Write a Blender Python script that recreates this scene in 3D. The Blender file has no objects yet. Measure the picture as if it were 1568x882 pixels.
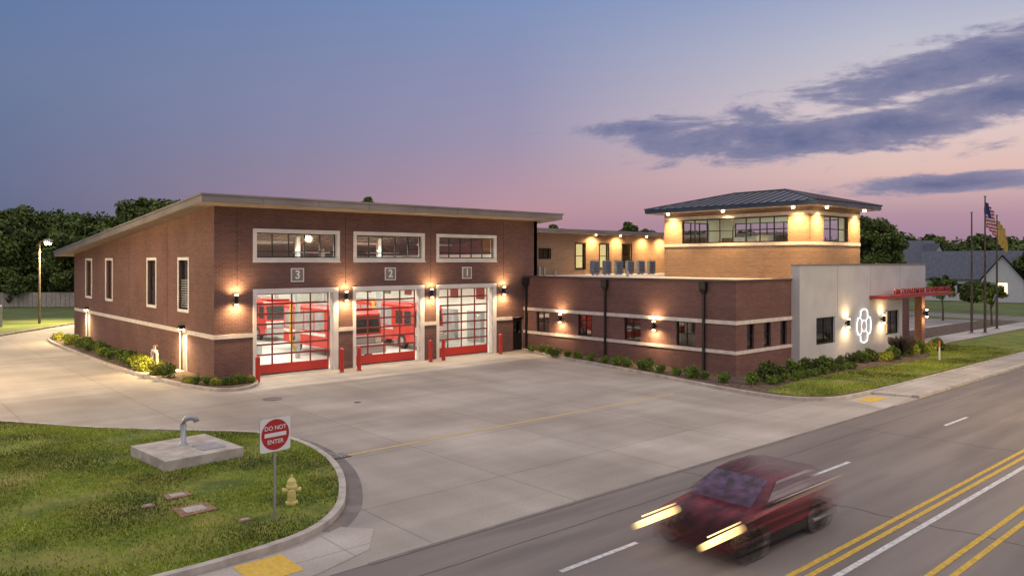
import bpy, math, random
import numpy as np
from mathutils import Vector, Matrix
random.seed(7); rng=np.random.default_rng(11)
S=bpy.context.scene; COL=S.collection
rad=math.radians
# ------------------------------------------------------------------ materials
def nt(name):
    m=bpy.data.materials.new(name); m.use_nodes=True
    return m,m.node_tree,m.node_tree.nodes['Principled BSDF']
def plain(name,c,rough=.7,metal=0.,emit=None,es=1.,spec=.5):
    m,t,b=nt(name); b.inputs['Base Color'].default_value=(*c,1); b.inputs['Roughness'].default_value=rough
    b.inputs['Metallic'].default_value=metal; b.inputs['Specular IOR Level'].default_value=spec
    if emit: b.inputs['Emission Color'].default_value=(*emit,1); b.inputs['Emission Strength'].default_value=es
    return m
def noisy(name,c1,c2,scale=3.,detail=6.,rough=.85,bump=0.,bscale=None,c3=None,s3=.3,metal=0.,lo=.35,hi=.65,stretch=None,c4=None):
    m,t,b=nt(name); N=t.nodes;L=t.links
    tc=N.new('ShaderNodeTexCoord'); src=tc.outputs['Object']
    if stretch:
        mp=N.new('ShaderNodeMapping'); mp.inputs['Scale'].default_value=stretch; L.new(src,mp.inputs[0]); src=mp.outputs[0]
    n=N.new('ShaderNodeTexNoise'); n.inputs['Scale'].default_value=scale; n.inputs['Detail'].default_value=detail
    L.new(src,n.inputs['Vector'])
    r=N.new('ShaderNodeValToRGB'); r.color_ramp.elements[0].position=lo; r.color_ramp.elements[1].position=hi
    r.color_ramp.elements[0].color=(*c1,1); r.color_ramp.elements[1].color=(*c2,1); L.new(n.outputs['Fac'],r.inputs[0])
    out=r.outputs[0]
    for cc,sc,w in ((c3,s3,0.),(c4,s3*2.7,7.)):
        if not cc: continue
        n2=N.new('ShaderNodeTexNoise'); n2.noise_dimensions='4D'; n2.inputs['W'].default_value=w; n2.inputs['Scale'].default_value=sc; n2.inputs['Detail'].default_value=5; L.new(src,n2.inputs['Vector'])
        r2=N.new('ShaderNodeValToRGB'); r2.color_ramp.elements[0].position=.47; r2.color_ramp.elements[1].position=.68
        L.new(n2.outputs['Fac'],r2.inputs[0])
        mx=N.new('ShaderNodeMixRGB'); L.new(r2.outputs[0],mx.inputs[0]); L.new(out,mx.inputs[1]); mx.inputs[2].default_value=(*cc,1); out=mx.outputs[0]
    L.new(out,b.inputs['Base Color']); b.inputs['Roughness'].default_value=rough; b.inputs['Metallic'].default_value=metal
    if bump:
        n3=N.new('ShaderNodeTexNoise'); n3.inputs['Scale'].default_value=bscale or scale*4; n3.inputs['Detail'].default_value=3; L.new(src,n3.inputs['Vector'])
        bp=N.new('ShaderNodeBump'); bp.inputs['Strength'].default_value=bump; bp.inputs['Distance'].default_value=.03
        L.new(n3.outputs['Fac'],bp.inputs['Height']); L.new(bp.outputs[0],b.inputs['Normal'])
    return m
def brick(name,c1,c2,mortar):
    m,t,b=nt(name); N=t.nodes;L=t.links
    tc=N.new('ShaderNodeTexCoord'); sp=N.new('ShaderNodeSeparateXYZ'); L.new(tc.outputs['Object'],sp.inputs[0])
    ad=N.new('ShaderNodeMath'); ad.operation='ADD'; L.new(sp.outputs[0],ad.inputs[0]); L.new(sp.outputs[1],ad.inputs[1])
    cb=N.new('ShaderNodeCombineXYZ'); L.new(ad.outputs[0],cb.inputs[0]); L.new(sp.outputs[2],cb.inputs[1])
    br=N.new('ShaderNodeTexBrick'); L.new(cb.outputs[0],br.inputs['Vector'])
    br.inputs['Color1'].default_value=(*c1,1); br.inputs['Color2'].default_value=(*c2,1); br.inputs['Mortar'].default_value=(*mortar,1)
    br.inputs['Scale'].default_value=1.; br.inputs['Brick Width'].default_value=.32; br.inputs['Row Height'].default_value=.11
    br.inputs['Mortar Size'].default_value=.012; br.inputs['Mortar Smooth'].default_value=.4
    n=N.new('ShaderNodeTexNoise'); n.inputs['Scale'].default_value=.5; n.inputs['Detail'].default_value=6; L.new(tc.outputs['Object'],n.inputs['Vector'])
    mr=N.new('ShaderNodeMapRange'); mr.inputs[1].default_value=.3; mr.inputs[2].default_value=.7; mr.inputs[3].default_value=.85; mr.inputs[4].default_value=1.12; L.new(n.outputs['Fac'],mr.inputs[0])
    mx=N.new('ShaderNodeMixRGB'); mx.blend_type='MULTIPLY'; mx.inputs[0].default_value=1; L.new(br.outputs['Color'],mx.inputs[1]); L.new(mr.outputs[0],mx.inputs[2])
    pp=N.new('ShaderNodeMath'); pp.operation='PINGPONG'; pp.inputs[1].default_value=.22; L.new(sp.outputs[2],pp.inputs[0])
    m2=N.new('ShaderNodeMapRange'); m2.inputs[1].default_value=.01; m2.inputs[2].default_value=.05; m2.inputs[3].default_value=.94; m2.inputs[4].default_value=1.01; L.new(pp.outputs[0],m2.inputs[0])
    m3=N.new('ShaderNodeMixRGB'); m3.blend_type='MULTIPLY'; m3.inputs[0].default_value=1; L.new(mx.outputs[0],m3.inputs[1]); L.new(m2.outputs[0],m3.inputs[2])
    L.new(m3.outputs[0],b.inputs['Base Color']); b.inputs['Roughness'].default_value=.9; b.inputs['Specular IOR Level'].default_value=.25
    bp=N.new('ShaderNodeBump'); bp.inputs['Strength'].default_value=.6; bp.inputs['Distance'].default_value=.01; bp.invert=True
    L.new(br.outputs['Fac'],bp.inputs['Height']); L.new(bp.outputs[0],b.inputs['Normal'])
    return m
def concrete(name,c1,c2,joint=True,step=4.4):
    m,t,b=nt(name); N=t.nodes;L=t.links
    tc=N.new('ShaderNodeTexCoord')
    def noise(sc,de,st=None):
        n=N.new('ShaderNodeTexNoise'); n.inputs['Scale'].default_value=sc; n.inputs['Detail'].default_value=de
        if st:
            mp=N.new('ShaderNodeMapping'); mp.inputs['Scale'].default_value=st; L.new(tc.outputs['Object'],mp.inputs[0]); L.new(mp.outputs[0],n.inputs['Vector'])
        else: L.new(tc.outputs['Object'],n.inputs['Vector'])
        return n.outputs['Fac']
    r=N.new('ShaderNodeValToRGB'); r.color_ramp.elements[0].position=.35; r.color_ramp.elements[1].position=.65
    r.color_ramp.elements[0].color=(*c1,1); r.color_ramp.elements[1].color=(*c2,1); L.new(noise(.22,8),r.inputs[0])
    def mul(col,fac,a,bb,lo=.3,hi=.7):
        mr=N.new('ShaderNodeMapRange'); mr.inputs[1].default_value=lo; mr.inputs[2].default_value=hi; mr.inputs[3].default_value=a; mr.inputs[4].default_value=bb; L.new(fac,mr.inputs[0])
        mx=N.new('ShaderNodeMixRGB'); mx.blend_type='MULTIPLY'; mx.inputs[0].default_value=1; L.new(col,mx.inputs[1]); L.new(mr.outputs[0],mx.inputs[2]); return mx.outputs[0]
    col=mul(r.outputs[0],noise(18,5),.9,1.08)
    col=mul(col,noise(1.0,6,(.12,1.2,1)),.88,1.06)
    col=mul(col,noise(.9,5,(1.0,.15,1)),.90,1.05)
    col=mul(col,noise(.11,3),.86,1.08)
    if joint:
        sp=N.new('ShaderNodeSeparateXYZ'); L.new(tc.outputs['Object'],sp.inputs[0])
        for i in (0,1):
            pp=N.new('ShaderNodeMath'); pp.operation='PINGPONG'; pp.inputs[1].default_value=step/2; L.new(sp.outputs[i],pp.inputs[0])
            col=mul(col,pp.outputs[0],.70,1.,.010,.03)
        vo=N.new('ShaderNodeTexVoronoi'); vo.inputs['Randomness'].default_value=0; vo.inputs['Scale'].default_value=1/step
        mp=N.new('ShaderNodeMapping'); mp.inputs['Location'].default_value=(step/2,step/2,0); L.new(tc.outputs['Object'],mp.inputs[0]); L.new(mp.outputs[0],vo.inputs['Vector'])
        sx=N.new('ShaderNodeSeparateColor'); L.new(vo.outputs['Color'],sx.inputs[0]); col=mul(col,sx.outputs[0],.95,1.04,0,1)
    L.new(col,b.inputs['Base Color']); b.inputs['Roughness'].default_value=.8; b.inputs['Specular IOR Level'].default_value=.3
    bp=N.new('ShaderNodeBump'); bp.inputs['Strength'].default_value=.25; bp.inputs['Distance'].default_value=.01
    L.new(noise(60,2),bp.inputs['Height']); L.new(bp.outputs[0],b.inputs['Normal'])
    return m
def glass(name,tint=(.9,.95,.95),refl=.12):
    m=bpy.data.materials.new(name); m.use_nodes=True; t=m.node_tree; t.nodes.clear(); N=t.nodes;L=t.links
    a=N.new('ShaderNodeBsdfTransparent'); a.inputs[0].default_value=(*tint,1); g=N.new('ShaderNodeBsdfGlossy'); g.inputs['Roughness'].default_value=.02
    fr=N.new('ShaderNodeLayerWeight'); fr.inputs[0].default_value=.3
    mr=N.new('ShaderNodeMapRange'); mr.inputs[3].default_value=refl*.5; mr.inputs[4].default_value=refl*3.5; L.new(fr.outputs['Fresnel'],mr.inputs[0])
    mx=N.new('ShaderNodeMixShader'); o=N.new('ShaderNodeOutputMaterial')
    L.new(mr.outputs[0],mx.inputs[0]); L.new(a.outputs[0],mx.inputs[1]); L.new(g.outputs[0],mx.inputs[2]); L.new(mx.outputs[0],o.inputs[0]); return m
M={}
M['brick']=brick('brick_dark',(.172,.092,.076),(.132,.070,.058),(.20,.130,.112))
M['brick2']=brick('brick_wing',(.182,.093,.080),(.142,.074,.064),(.205,.128,.112))
M['bricklit']=brick('brick_lamplit',(.30,.19,.125),(.25,.155,.10),(.34,.25,.18))  # paler copy of the brick, warm lamplight put into its colour
M['conc']=concrete('concrete_apron',(.35,.305,.255),(.45,.40,.345))
M['walk']=concrete('concrete_walk',(.42,.37,.32),(.52,.47,.41),True,1.5)
M['kerb']=noisy('kerb_concrete',(.34,.30,.26),(.5,.45,.39),2.5,6,.9,.2,30)
M['asph']=noisy('asphalt',(.160,.134,.120),(.228,.195,.172),.6,8,.85,.3,60,stretch=(.12,1,1),c3=(.145,.122,.11),s3=1.2)
M['gut']=noisy('gutter_stain',(.15,.13,.115),(.22,.19,.165),1.5,6,.9)
M['grass']=noisy('lawn_grass',(.12,.165,.010),(.20,.24,.022),5,8,.95,.8,40,c3=(.27,.225,.06),s3=.45,c4=(.07,.11,.012))
M['grassf']=noisy('ground_grass',(.06,.09,.015),(.11,.14,.03),.3,6,.95)
M['mulch']=noisy('mulch',(.05,.03,.02),(.17,.11,.075),6,8,.95,.8,20)
M['white']=noisy('white_trim',(.62,.59,.54),(.72,.69,.64),1.2,4,.6)
M['stucco']=noisy('white_stucco',(.45,.445,.44),(.55,.545,.54),.5,7,.9,.15,60)
M['band']=noisy('stone_band',(.56,.50,.44),(.68,.62,.55),3,4,.8)
M['fascia']=noisy('roof_fascia_metal',(.20,.18,.17),(.26,.24,.225),.6,4,.45,metal=.3)
M['roofm']=noisy('roof_metal',(.06,.08,.11),(.09,.115,.15),.5,3,.35,metal=.4)
M['coping']=plain('coping_metal',(.09,.06,.055),.5,.3)
M['soffit']=noisy('soffit',(.30,.24,.19),(.38,.31,.25),2,3,.8)
M['roofw']=noisy('roof_membrane',(.50,.46,.40),(.62,.58,.50),.4,6,.9)
M['red']=plain('red_paint',(.48,.028,.02),.4)
M['redc']=plain('canopy_red',(.32,.03,.025),.5)
M['redf']=plain('door_red',(.20,.02,.016),.45)
M['dark']=plain('dark_frame',(.018,.018,.02),.4,.4)
M['black']=plain('black_metal',(.012,.012,.014),.5)
M['plq']=plain('plaque_taupe',(.22,.18,.16),.7)
M['int']=noisy('interior_wall',(.60,.59,.53),(.70,.68,.62),.6,3,.8)
M['intfl']=noisy('interior_floor',(.40,.40,.38),(.50,.50,.48),.5,5,.3)
M['beam']=plain('ceiling_beam',(.10,.085,.07),.7)
M['glass']=glass('door_glass',(.90,.94,.93),.09)
M['gdark']=glass('window_glass',(.30,.32,.30),.22)
M['grey']=noisy('grey_metal',(.30,.31,.32),(.40,.41,.42),2,3,.5,metal=.5)
M['acg']=noisy('ac_unit',(.13,.17,.23),(.19,.235,.30),4,3,.6)
M['yel']=noisy('yellow_paint_line',(.44,.28,.03),(.64,.42,.06),8,6,.8)
M['wht']=noisy('white_paint_line',(.42,.41,.39),(.68,.66,.63),8,6,.8)
M['hyd']=noisy('hydrant_paint',(.60,.50,.16),(.72,.62,.24),12,4,.5)
M['tact']=noisy('tactile_yellow',(.58,.37,.05),(.70,.46,.07),10,3,.8)
M['warm']=plain('lamp_warm',(1,.8,.5),.5,0,(1,.74,.38),22)
M['warm2']=plain('lamp_head',(1,.8,.5),.5,0,(1,.80,.42),60)
M['neon']=plain('emblem_light',(1,1,1),.5,0,(1,1,1),1.5)
M['bark']=noisy('bark',(.07,.05,.035),(.13,.10,.07),6,5,.95)
M['signw']=plain('sign_white',(.75,.75,.73),.45)
M['signr']=plain('sign_red',(.42,.02,.02),.45)
M['galv']=plain('galvanised_steel',(.35,.36,.36),.45,.6)
M['wood']=noisy('fence_boards',(.34,.30,.24),(.46,.41,.34),3,4,.8)
M['siding']=noisy('house_siding',(.50,.50,.50),(.60,.60,.58),2,3,.8,stretch=(1,1,6))
M['shingle']=noisy('shingles',(.07,.08,.10),(.11,.12,.15),3,4,.9)
M['rust']=noisy('clay_cover',(.22,.12,.07),(.34,.20,.13),5,5,.9)
M['winlit']=plain('house_window_lit',(1,.7,.4),.5,0,(1,.65,.3),3)
def leafmat(name,a,b,c):
    m,t,bs=nt(name); N=t.nodes;L=t.links
    g=N.new('ShaderNodeNewGeometry'); r=N.new('ShaderNodeValToRGB'); r.color_ramp.elements[0].color=(*a,1); r.color_ramp.elements[1].color=(*c,1)
    e=r.color_ramp.elements.new(.5); e.color=(*b,1); L.new(g.outputs['Random Per Island'],r.inputs[0])
    n=N.new('ShaderNodeTexNoise'); n.inputs['Scale'].default_value=.35; n.inputs['Detail'].default_value=3; tc=N.new('ShaderNodeTexCoord'); L.new(tc.outputs['Object'],n.inputs['Vector'])
    mr=N.new('ShaderNodeMapRange'); mr.inputs[1].default_value=.35; mr.inputs[2].default_value=.65; mr.inputs[3].default_value=.4; mr.inputs[4].default_value=1.8; L.new(n.outputs['Fac'],mr.inputs[0])
    mx=N.new('ShaderNodeMixRGB'); mx.blend_type='MULTIPLY'; mx.inputs[0].default_value=1; L.new(r.outputs[0],mx.inputs[1]); L.new(mr.outputs[0],mx.inputs[2]); L.new(mx.outputs[0],bs.inputs['Base Color'])
    bs.inputs['Roughness'].default_value=.65; bs.inputs['Specular IOR Level'].default_value=.25
    return m
M['leaf']=leafmat('tree_leaves',(.045,.07,.015),(.085,.12,.025),(.14,.17,.045))
M['leafs']=leafmat('shrub_leaves',(.07,.12,.015),(.13,.20,.03),(.21,.28,.05))
M['leafy']=leafmat('yellow_shrub_leaves',(.22,.24,.02),(.34,.36,.04),(.44,.44,.07))
M['blade']=leafmat('grass_blades',(.10,.145,.008),(.17,.21,.016),(.27,.28,.05))
# ------------------------------------------------------------------ mesh builder
class MB:
    def __init__(s): s.v=[];s.f=[];s.mi=[];s.ms=[]
    def m(s,k):
        mt=M[k] if isinstance(k,str) else k
        if mt not in s.ms: s.ms.append(mt)
        return s.ms.index(mt)
    def poly(s,pts,k):
        i=len(s.v); s.v+= [tuple(p) for p in pts]; s.f.append(tuple(range(i,i+len(pts)))); s.mi.append(s.m(k))
    def box(s,x0,x1,y0,y1,z0,z1,k):
        i=len(s.v); s.v+=[(x0,y0,z0),(x1,y0,z0),(x1,y1,z0),(x0,y1,z0),(x0,y0,z1),(x1,y0,z1),(x1,y1,z1),(x0,y1,z1)]
        for q in ((0,3,2,1),(4,5,6,7),(0,1,5,4),(1,2,6,5),(2,3,7,6),(3,0,4,7)):
            s.f.append(tuple(i+a for a in q)); s.mi.append(s.m(k))
    def hexa(s,p,k):
        i=len(s.v); s.v+=[tuple(a) for a in p]
        for q in ((0,3,2,1),(4,5,6,7),(0,1,5,4),(1,2,6,5),(2,3,7,6),(3,0,4,7)):
            s.f.append(tuple(i+a for a in q)); s.mi.append(s.m(k))
    def prism(s,poly,z0,z1,k,kside=None):
        n=len(poly); s.poly([(x,y,z1) for x,y in poly],k)
        for a in range(n):
            p=poly[a];q=poly[(a+1)%n]; s.poly([(p[0],p[1],z0),(q[0],q[1],z0),(q[0],q[1],z1),(p[0],p[1],z1)],kside or k)
    def tube(s,pts,rs,k,n=10,cap=True):
        pts=[Vector(p) for p in pts]; rings=[]
        for a,p in enumerate(pts):
            d=(pts[min(a+1,len(pts)-1)]-pts[max(a-1,0)]).normalized()
            up=Vector((0,0,1)) if abs(d.z)<.95 else Vector((1,0,0))
            u=d.cross(up).normalized(); w=d.cross(u)
            r=rs[a] if isinstance(rs,(list,tuple)) else rs
            i=len(s.v); s.v+=[tuple(p+(u*math.cos(2*math.pi*b/n)+w*math.sin(2*math.pi*b/n))*r) for b in range(n)]; rings.append(i)
        for a in range(len(rings)-1):
            for b in range(n):
                s.f.append((rings[a]+b,rings[a]+(b+1)%n,rings[a+1]+(b+1)%n,rings[a+1]+b)); s.mi.append(s.m(k))
        if cap:
            s.f.append(tuple(rings[0]+b for b in range(n))); s.mi.append(s.m(k))
            s.f.append(tuple(rings[-1]+b for b in range(n))); s.mi.append(s.m(k))
    def obj(s,name,parent=None,smooth=False,loc=None,bevel=0,rot=0):
        me=bpy.data.meshes.new(name); me.from_pydata(s.v,[],s.f)
        for mt in s.ms: me.materials.append(mt)
        me.polygons.foreach_set('material_index',s.mi)
        if smooth: me.polygons.foreach_set('use_smooth',[True]*len(s.f))
        me.update(); o=bpy.data.objects.new(name,me); COL.objects.link(o)
        if parent: o.parent=parent
        if loc: o.location=loc
        if rot: o.rotation_euler[2]=rot
        if bevel:
            b=o.modifiers.new('b','BEVEL'); b.width=bevel; b.segments=2; b.limit_method='ANGLE'
        return o
def empty(name,loc=(0,0,0)):
    e=bpy.data.objects.new(name,None); e.location=loc; COL.objects.link(e); return e
def text(name,body,size,loc,rot,mat,parent,ext=.01,sx=1.,off=.006):
    cu=bpy.data.curves.new(name,'FONT'); cu.body=body; cu.size=size; cu.extrude=ext; cu.align_x='CENTER'; cu.align_y='CENTER'; cu.materials.append(M[mat]); cu.offset=off*size/.3
    o=bpy.data.objects.new(name+'_c',cu); COL.objects.link(o); bpy.context.view_layer.update()
    me=bpy.data.meshes.new_from_object(o.evaluated_get(bpy.context.evaluated_depsgraph_get())); bpy.data.objects.remove(o)
    ob=bpy.data.objects.new(name,me); COL.objects.link(ob); ob.location=loc; ob.rotation_euler=rot; ob.scale=(sx,1,1)
    if parent: ob.parent=parent
    return ob
def spot(name,loc,tgt,e,col,ang,blend,parent,size=.05):
    l=bpy.data.lights.new(name,'SPOT'); l.energy=e; l.color=col; l.spot_size=rad(ang); l.spot_blend=blend; l.shadow_soft_size=size
    o=bpy.data.objects.new(name,l); o.location=loc; d=Vector(tgt)-Vector(loc); o.rotation_euler=d.to_track_quat('-Z','Y').to_euler(); COL.objects.link(o); o.parent=parent; return o
def area(name,loc,e,col,sx,sy,parent,rot=(0,0,0)):
    l=bpy.data.lights.new(name,'AREA'); l.shape='RECTANGLE'; l.size=sx; l.size_y=sy; l.energy=e; l.color=col
    o=bpy.data.objects.new(name,l); o.location=loc; o.rotation_euler=rot; COL.objects.link(o); o.parent=parent; return o
def smooth(pts,n=6):
    out=[]
    for i in range(len(pts)-1):
        p0=pts[max(i-1,0)];p1=pts[i];p2=pts[i+1];p3=pts[min(i+2,len(pts)-1)]
        for k in range(n):
            t=k/n; out.append(tuple(.5*((2*p1[j])+(-p0[j]+p2[j])*t+(2*p0[j]-5*p1[j]+4*p2[j]-p3[j])*t*t+(-p0[j]+3*p1[j]-3*p2[j]+p3[j])*t**3) for j in (0,1)))
    out.append(tuple(pts[-1])); return out
def offs(pl,w):
    r=[]
    for i,p in enumerate(pl):
        a=pl[max(i-1,0)];b=pl[min(i+1,len(pl)-1)]; dx,dy=b[0]-a[0],b[1]-a[1]; l=math.hypot(dx,dy) or 1
        r.append((p[0]-dy/l*w,p[1]+dx/l*w))
    return r
def strip(mb,pl,w,z0,z1,k):
    q=offs(pl,w)
    for i in range(len(pl)-1):
        mb.hexa([(*pl[i],z0),(*pl[i+1],z0),(*q[i+1],z0),(*q[i],z0),(*pl[i],z1),(*pl[i+1],z1),(*q[i+1],z1),(*q[i],z1)],k)
def flat(mb,pl,w,z,k):
    q=offs(pl,w)
    for i in range(len(pl)-1): mb.poly([(*pl[i],z),(*pl[i+1],z),(*q[i+1],z),(*q[i],z)],k)
def wall(mb,axis,pos,a0,a1,z0,top,th,ops,ko,ki):
    if not callable(top): tv=top; top=lambda a:tv
    P=(lambda a,z,d:(a,pos+d,z)) if axis=='x' else (lambda a,z,d:(pos+d,a,z))
    A=sorted({a0,a1,*[o[0] for o in ops],*[o[1] for o in ops]}); Z=sorted({z0,*[o[2] for o in ops if o[2]>z0],*[o[3] for o in ops]})+[None]
    for i in range(len(A)-1):
        for j in range(len(Z)-1):
            am=(A[i]+A[i+1])/2; zlo=Z[j]; zhi=Z[j+1]; zm=zlo+.01 if zhi is None else (zlo+zhi)/2
            if any(o[0]<am<o[1] and o[2]<zm<o[3] for o in ops): continue
            h0=top(A[i]) if zhi is None else zhi; h1=top(A[i+1]) if zhi is None else zhi
            for d,k in ((0,ko),(th,ki)): mb.poly([P(A[i],zlo,d),P(A[i+1],zlo,d),P(A[i+1],h1,d),P(A[i],h0,d)],k)
    for o in ops:
        b0,b1,c0,c1=o[:4]; k=o[4] if len(o)>4 else ko
        for (p,q) in (((b0,c0),(b0,c1)),((b1,c0),(b1,c1)),((b0,c1),(b1,c1)),((b0,c0),(b1,c0))):
            mb.poly([P(*p,0),P(*q,0),P(*q,th),P(*p,th)],k)
def abox(mb,axis,pos,a0,a1,z0,z1,d0,d1,k):
    if axis=='x': mb.box(a0,a1,pos+d0,pos+d1,z0,z1,k)
    else: mb.box(pos+d0,pos+d1,a0,a1,z0,z1,k)
def window(mb,axis,pos,a0,a1,z0,z1,trim,kt,kg,nv,nh,kf='dark',dep=.14,fw=.06,proud=.04):
    if trim:
        abox(mb,axis,pos,a0-trim,a1+trim,z1,z1+trim,-proud,.03,kt); abox(mb,axis,pos,a0-trim,a1+trim,z0-trim,z0,-proud,.03,kt)
        abox(mb,axis,pos,a0-trim,a0,z0,z1,-proud,.03,kt); abox(mb,axis,pos,a1,a1+trim,z0,z1,-proud,.03,kt)
    g=.003
    abox(mb,axis,pos,a0+g,a1-g,z0+g,z0+fw,dep,dep+.07,kf); abox(mb,axis,pos,a0+g,a1-g,z1-fw,z1-g,dep,dep+.07,kf)
    abox(mb,axis,pos,a0+g,a0+fw,z0+fw,z1-fw,dep,dep+.07,kf); abox(mb,axis,pos,a1-fw,a1-g,z0+fw,z1-fw,dep,dep+.07,kf)
    for i in range(1,nv):
        a=a0+(a1-a0)*i/nv; abox(mb,axis,pos,a-fw/2,a+fw/2,z0+fw,z1-fw,dep+.003,dep+.066,kf)
    for i in range(1,nh):
        z=z0+(z1-z0)*i/nh; abox(mb,axis,pos,a0+fw,a1-fw,z-fw/2,z+fw/2,dep+.006,dep+.062,kf)
    P=(lambda a,z:(a,pos+dep+.035,z)) if axis=='x' else (lambda a,z:(pos+dep+.035,a,z))
    mb.poly([P(a0,z0),P(a1,z0),P(a1,z1),P(a0,z1)],kg)
# ------------------------------------------------------------------ ground
g=MB(); R=900; g.poly([(-R,-R,-.03),(R,-R,-.03),(R,R,-.03),(-R,R,-.03)],'grassf'); g.obj('ground')
g=MB(); g.poly([(-300,-48,-.006),(400,-48,-.006),(400,-24.95,-.006),(-300,-24.95,-.006)],'asph')
g.poly([(74,-24.95,-.008),(81,-24.95,-.008),(95,160,-.008),(86,160,-.008)],'asph'); g.obj('road')
g=MB()
g.poly([(-60,-24.95,0),(24,-24.95,0),(24,20,0),(20,48,0),(2.4,43.5,0),(-4.4,34.5,0),(-14,22,0),(-60,10,0)],'conc')
g.obj('concrete_driveway')
g=MB()
def line(y,x0,x1,w,k,y1=None,z=0.0):
    y1=y if y1 is None else y1; g.poly([(x0,y-w/2,z),(x1,y1-w/2,z),(x1,y1+w/2,z),(x0,y+w/2,z)],k)
x=-34
while x<160:
    line(-27.72,x+.9,x+3.2,.12,'wht'); x+=9.9
line(-30.75,-60,200,.12,'yel'); line(-31.0,-60,200,.12,'yel'); line(-31.35,-60,200,.13,'wht')
line(-32.72,-40,60,.12,'yel',-32.2,.002); line(-33.05,-40,60,.12,'yel',-32.5,.002)
g.obj('road_markings')
g=MB(); sealm=noisy('crack_sealant',(.05,.045,.04),(.09,.08,.07),4,3,.7)
for (x0,y0,x1,y1) in ((-8,-26.1,60,-26.2),(-20,-34.9,60,-34.7)):
    pl=[(x0+(x1-x0)*i/60,y0+(y1-y0)*i/60+random.uniform(-.03,.03)) for i in range(61)]; flat(g,pl,.025,-.002,sealm)
for xx in (4.2,13.5,26): flat(g,[(xx+random.uniform(-.08,.08)+i*.03,-25.1-i*.35) for i in range(28)],.022,-.0015,sealm)
g.obj('road_cracks')
g=MB(); g.poly([(-2.1,-17.16,.004),(14.5,-17.16,.004),(14.5,-17.04,.004),(-2.1,-17.04,.004)],noisy('faded_yellow',(.52,.37,.10),(.60,.44,.16),6,5))
g.poly([(-6,-24.9,.004),(19,-24.9,.004),(19,-25.02,.004),(-6,-25.02,.004)],'gut')
g.obj('apron_line')
isl=[(-60,2),(-40,1.2),(-28,.8),(-20,0),(-15,-1.2),(-11.5,-3),(-9.5,-4.9),(-7.4,-8.0),(-4.9,-10.9),(-3.3,-12.7),(-2.75,-14.5),(-2.85,-16.6),(-3.4,-18.7),(-4.3,-20.6),(-5.2,-21.9),(-6.4,-22.75),(-8.2,-23.05),(-10,-23.07),(-13,-23.07),(-18,-23.07),(-28,-23.07),(-42,-23.07),(-60,-23.07)]
isl_s=smooth(isl,6)
g=MB(); g.prism(isl_s,-.01,.12,'grass'); g.obj('lawn')
g=MB(); strip(g,isl_s,.18,-.01,.15,'kerb'); g.obj('kerb')
g=MB(); flat(g,[p for p in offs(isl_s,.18) if p[0]>-6.0 and p[1]<-14],.42,.005,'gut'); g.obj('gutter')
g=MB(); g.poly([(-60,-24.75,.008),(-7,-24.75,.008),(-5.6,-24.3,.008),(-4.9,-23.3,.008),(-5.4,-22.7,.008),(-6.6,-23.2,.008),(-8.2,-23.3,.008),(-60,-23.28,.008)],'walk')
g.poly([(-8.1,-24.4,.014),(-7.1,-24.4,.014),(-7.1,-23.35,.014),(-8.1,-23.35,.014)],'tact')
g.obj('sidewalk')
bed=[(20.6,-.2),(20.2,-1.8),(19.8,-3.2),(19.1,-7.5),(18.1,-13),(17.2,-17.6),(16.95,-19.9),(17.2,-21.5),(18.5,-22.6),(21.5,-22.9),(25,-22.95),(30,-22.95),(42,-22.95),(60,-22.95),(72,-22.95)]
bs=smooth(bed,5)
g=MB(); g.prism(bs+[(72,-12),(44,-12),(21.,-.2)],-.01,.10,'mulch'); g.obj('mulch_bed')
lawn2=[(17.5,-19.9),(21.4,-19.4),(27,-19.5),(33.8,-20.1),(37.8,-19.5),(40.5,-18.0),(43,-17.9),(48,-17.9),(72,-17.9),(72,-22.75),(25,-22.75),(21.5,-22.7),(18.7,-22.4),(17.5,-21.4)]
g=MB(); g.prism(smooth(lawn2[:7],4)+lawn2[7:],.02,.125,'grass'); g.obj('lawn')
g=MB(); strip(g,bs,-.17,-.01,.14,'kerb'); g.obj('kerb')
g=MB(); g.prism([(21.0,-23.12),(72,-23.12),(72,-24.62),(21.5,-24.62)],-.01,.10,'walk')
g.poly([(18.7,-23.1,.006),(20.98,-23.12,.006),(21.48,-24.6,.006),(18.0,-24.9,.006)],'walk')
g.poly([(19.0,-24.0,.012),(20.5,-24.0,.012),(20.5,-23.3,.012),(19.0,-23.3,.012)],'tact')
g.prism([(43.5,-17.6),(72,-17.6),(72,-15.4),(43.5,-15.4)],.02,.115,'walk')
g.obj('sidewalk')
g=MB(); strip(g,[(21.5,-24.62),(30,-24.62),(72,-24.62)],-.3,-.01,.125,'kerb'); g.obj('kerb')
g=MB(); g.poly([(47,-15.2,.0),(72,-15.2,0),(72,-6,0),(47,-6,0)],concrete('plaza',(.25,.22,.2),(.33,.3,.27))); g.obj('parking_lot')
g=MB(); strip(g,[(47,-15.2),(47,-6),(60,-6),(72,-6)],.2,-.01,.15,'kerb'); strip(g,[(52,-12),(58,-12),(64,-12)],.5,-.01,.15,'kerb')
g.obj('kerb')
sb=[(.0,30),(-1.6,30),(-2.2,27),(-2.35,22),(-2.35,15.9),(-2.3,10),(-2.1,5.2),(-1.6,.6),(-.95,-2.4),(-.1,-3.2),(.9,-2.6),(1.45,-1.4),(1.7,-.1)]
ss=smooth(sb,5)
g=MB(); g.prism(ss+[(0.01,-.02)],-.01,.10,'mulch'); g.prism([(-2.2,4.0),(-.1,4.0),(-.1,5.2),(-2.2,5.2)],.0,.12,'walk'); g.obj('mulch_bed')
g=MB(); strip(g,ss,-.16,-.01,.14,'kerb') ; g.obj('kerb')
g=MB(); strip(g,[(20,48),(2.4,43.5),(-4.4,34.5),(-14,22)],-.2,-.02,.15,'kerb'); g.obj('kerb')
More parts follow.
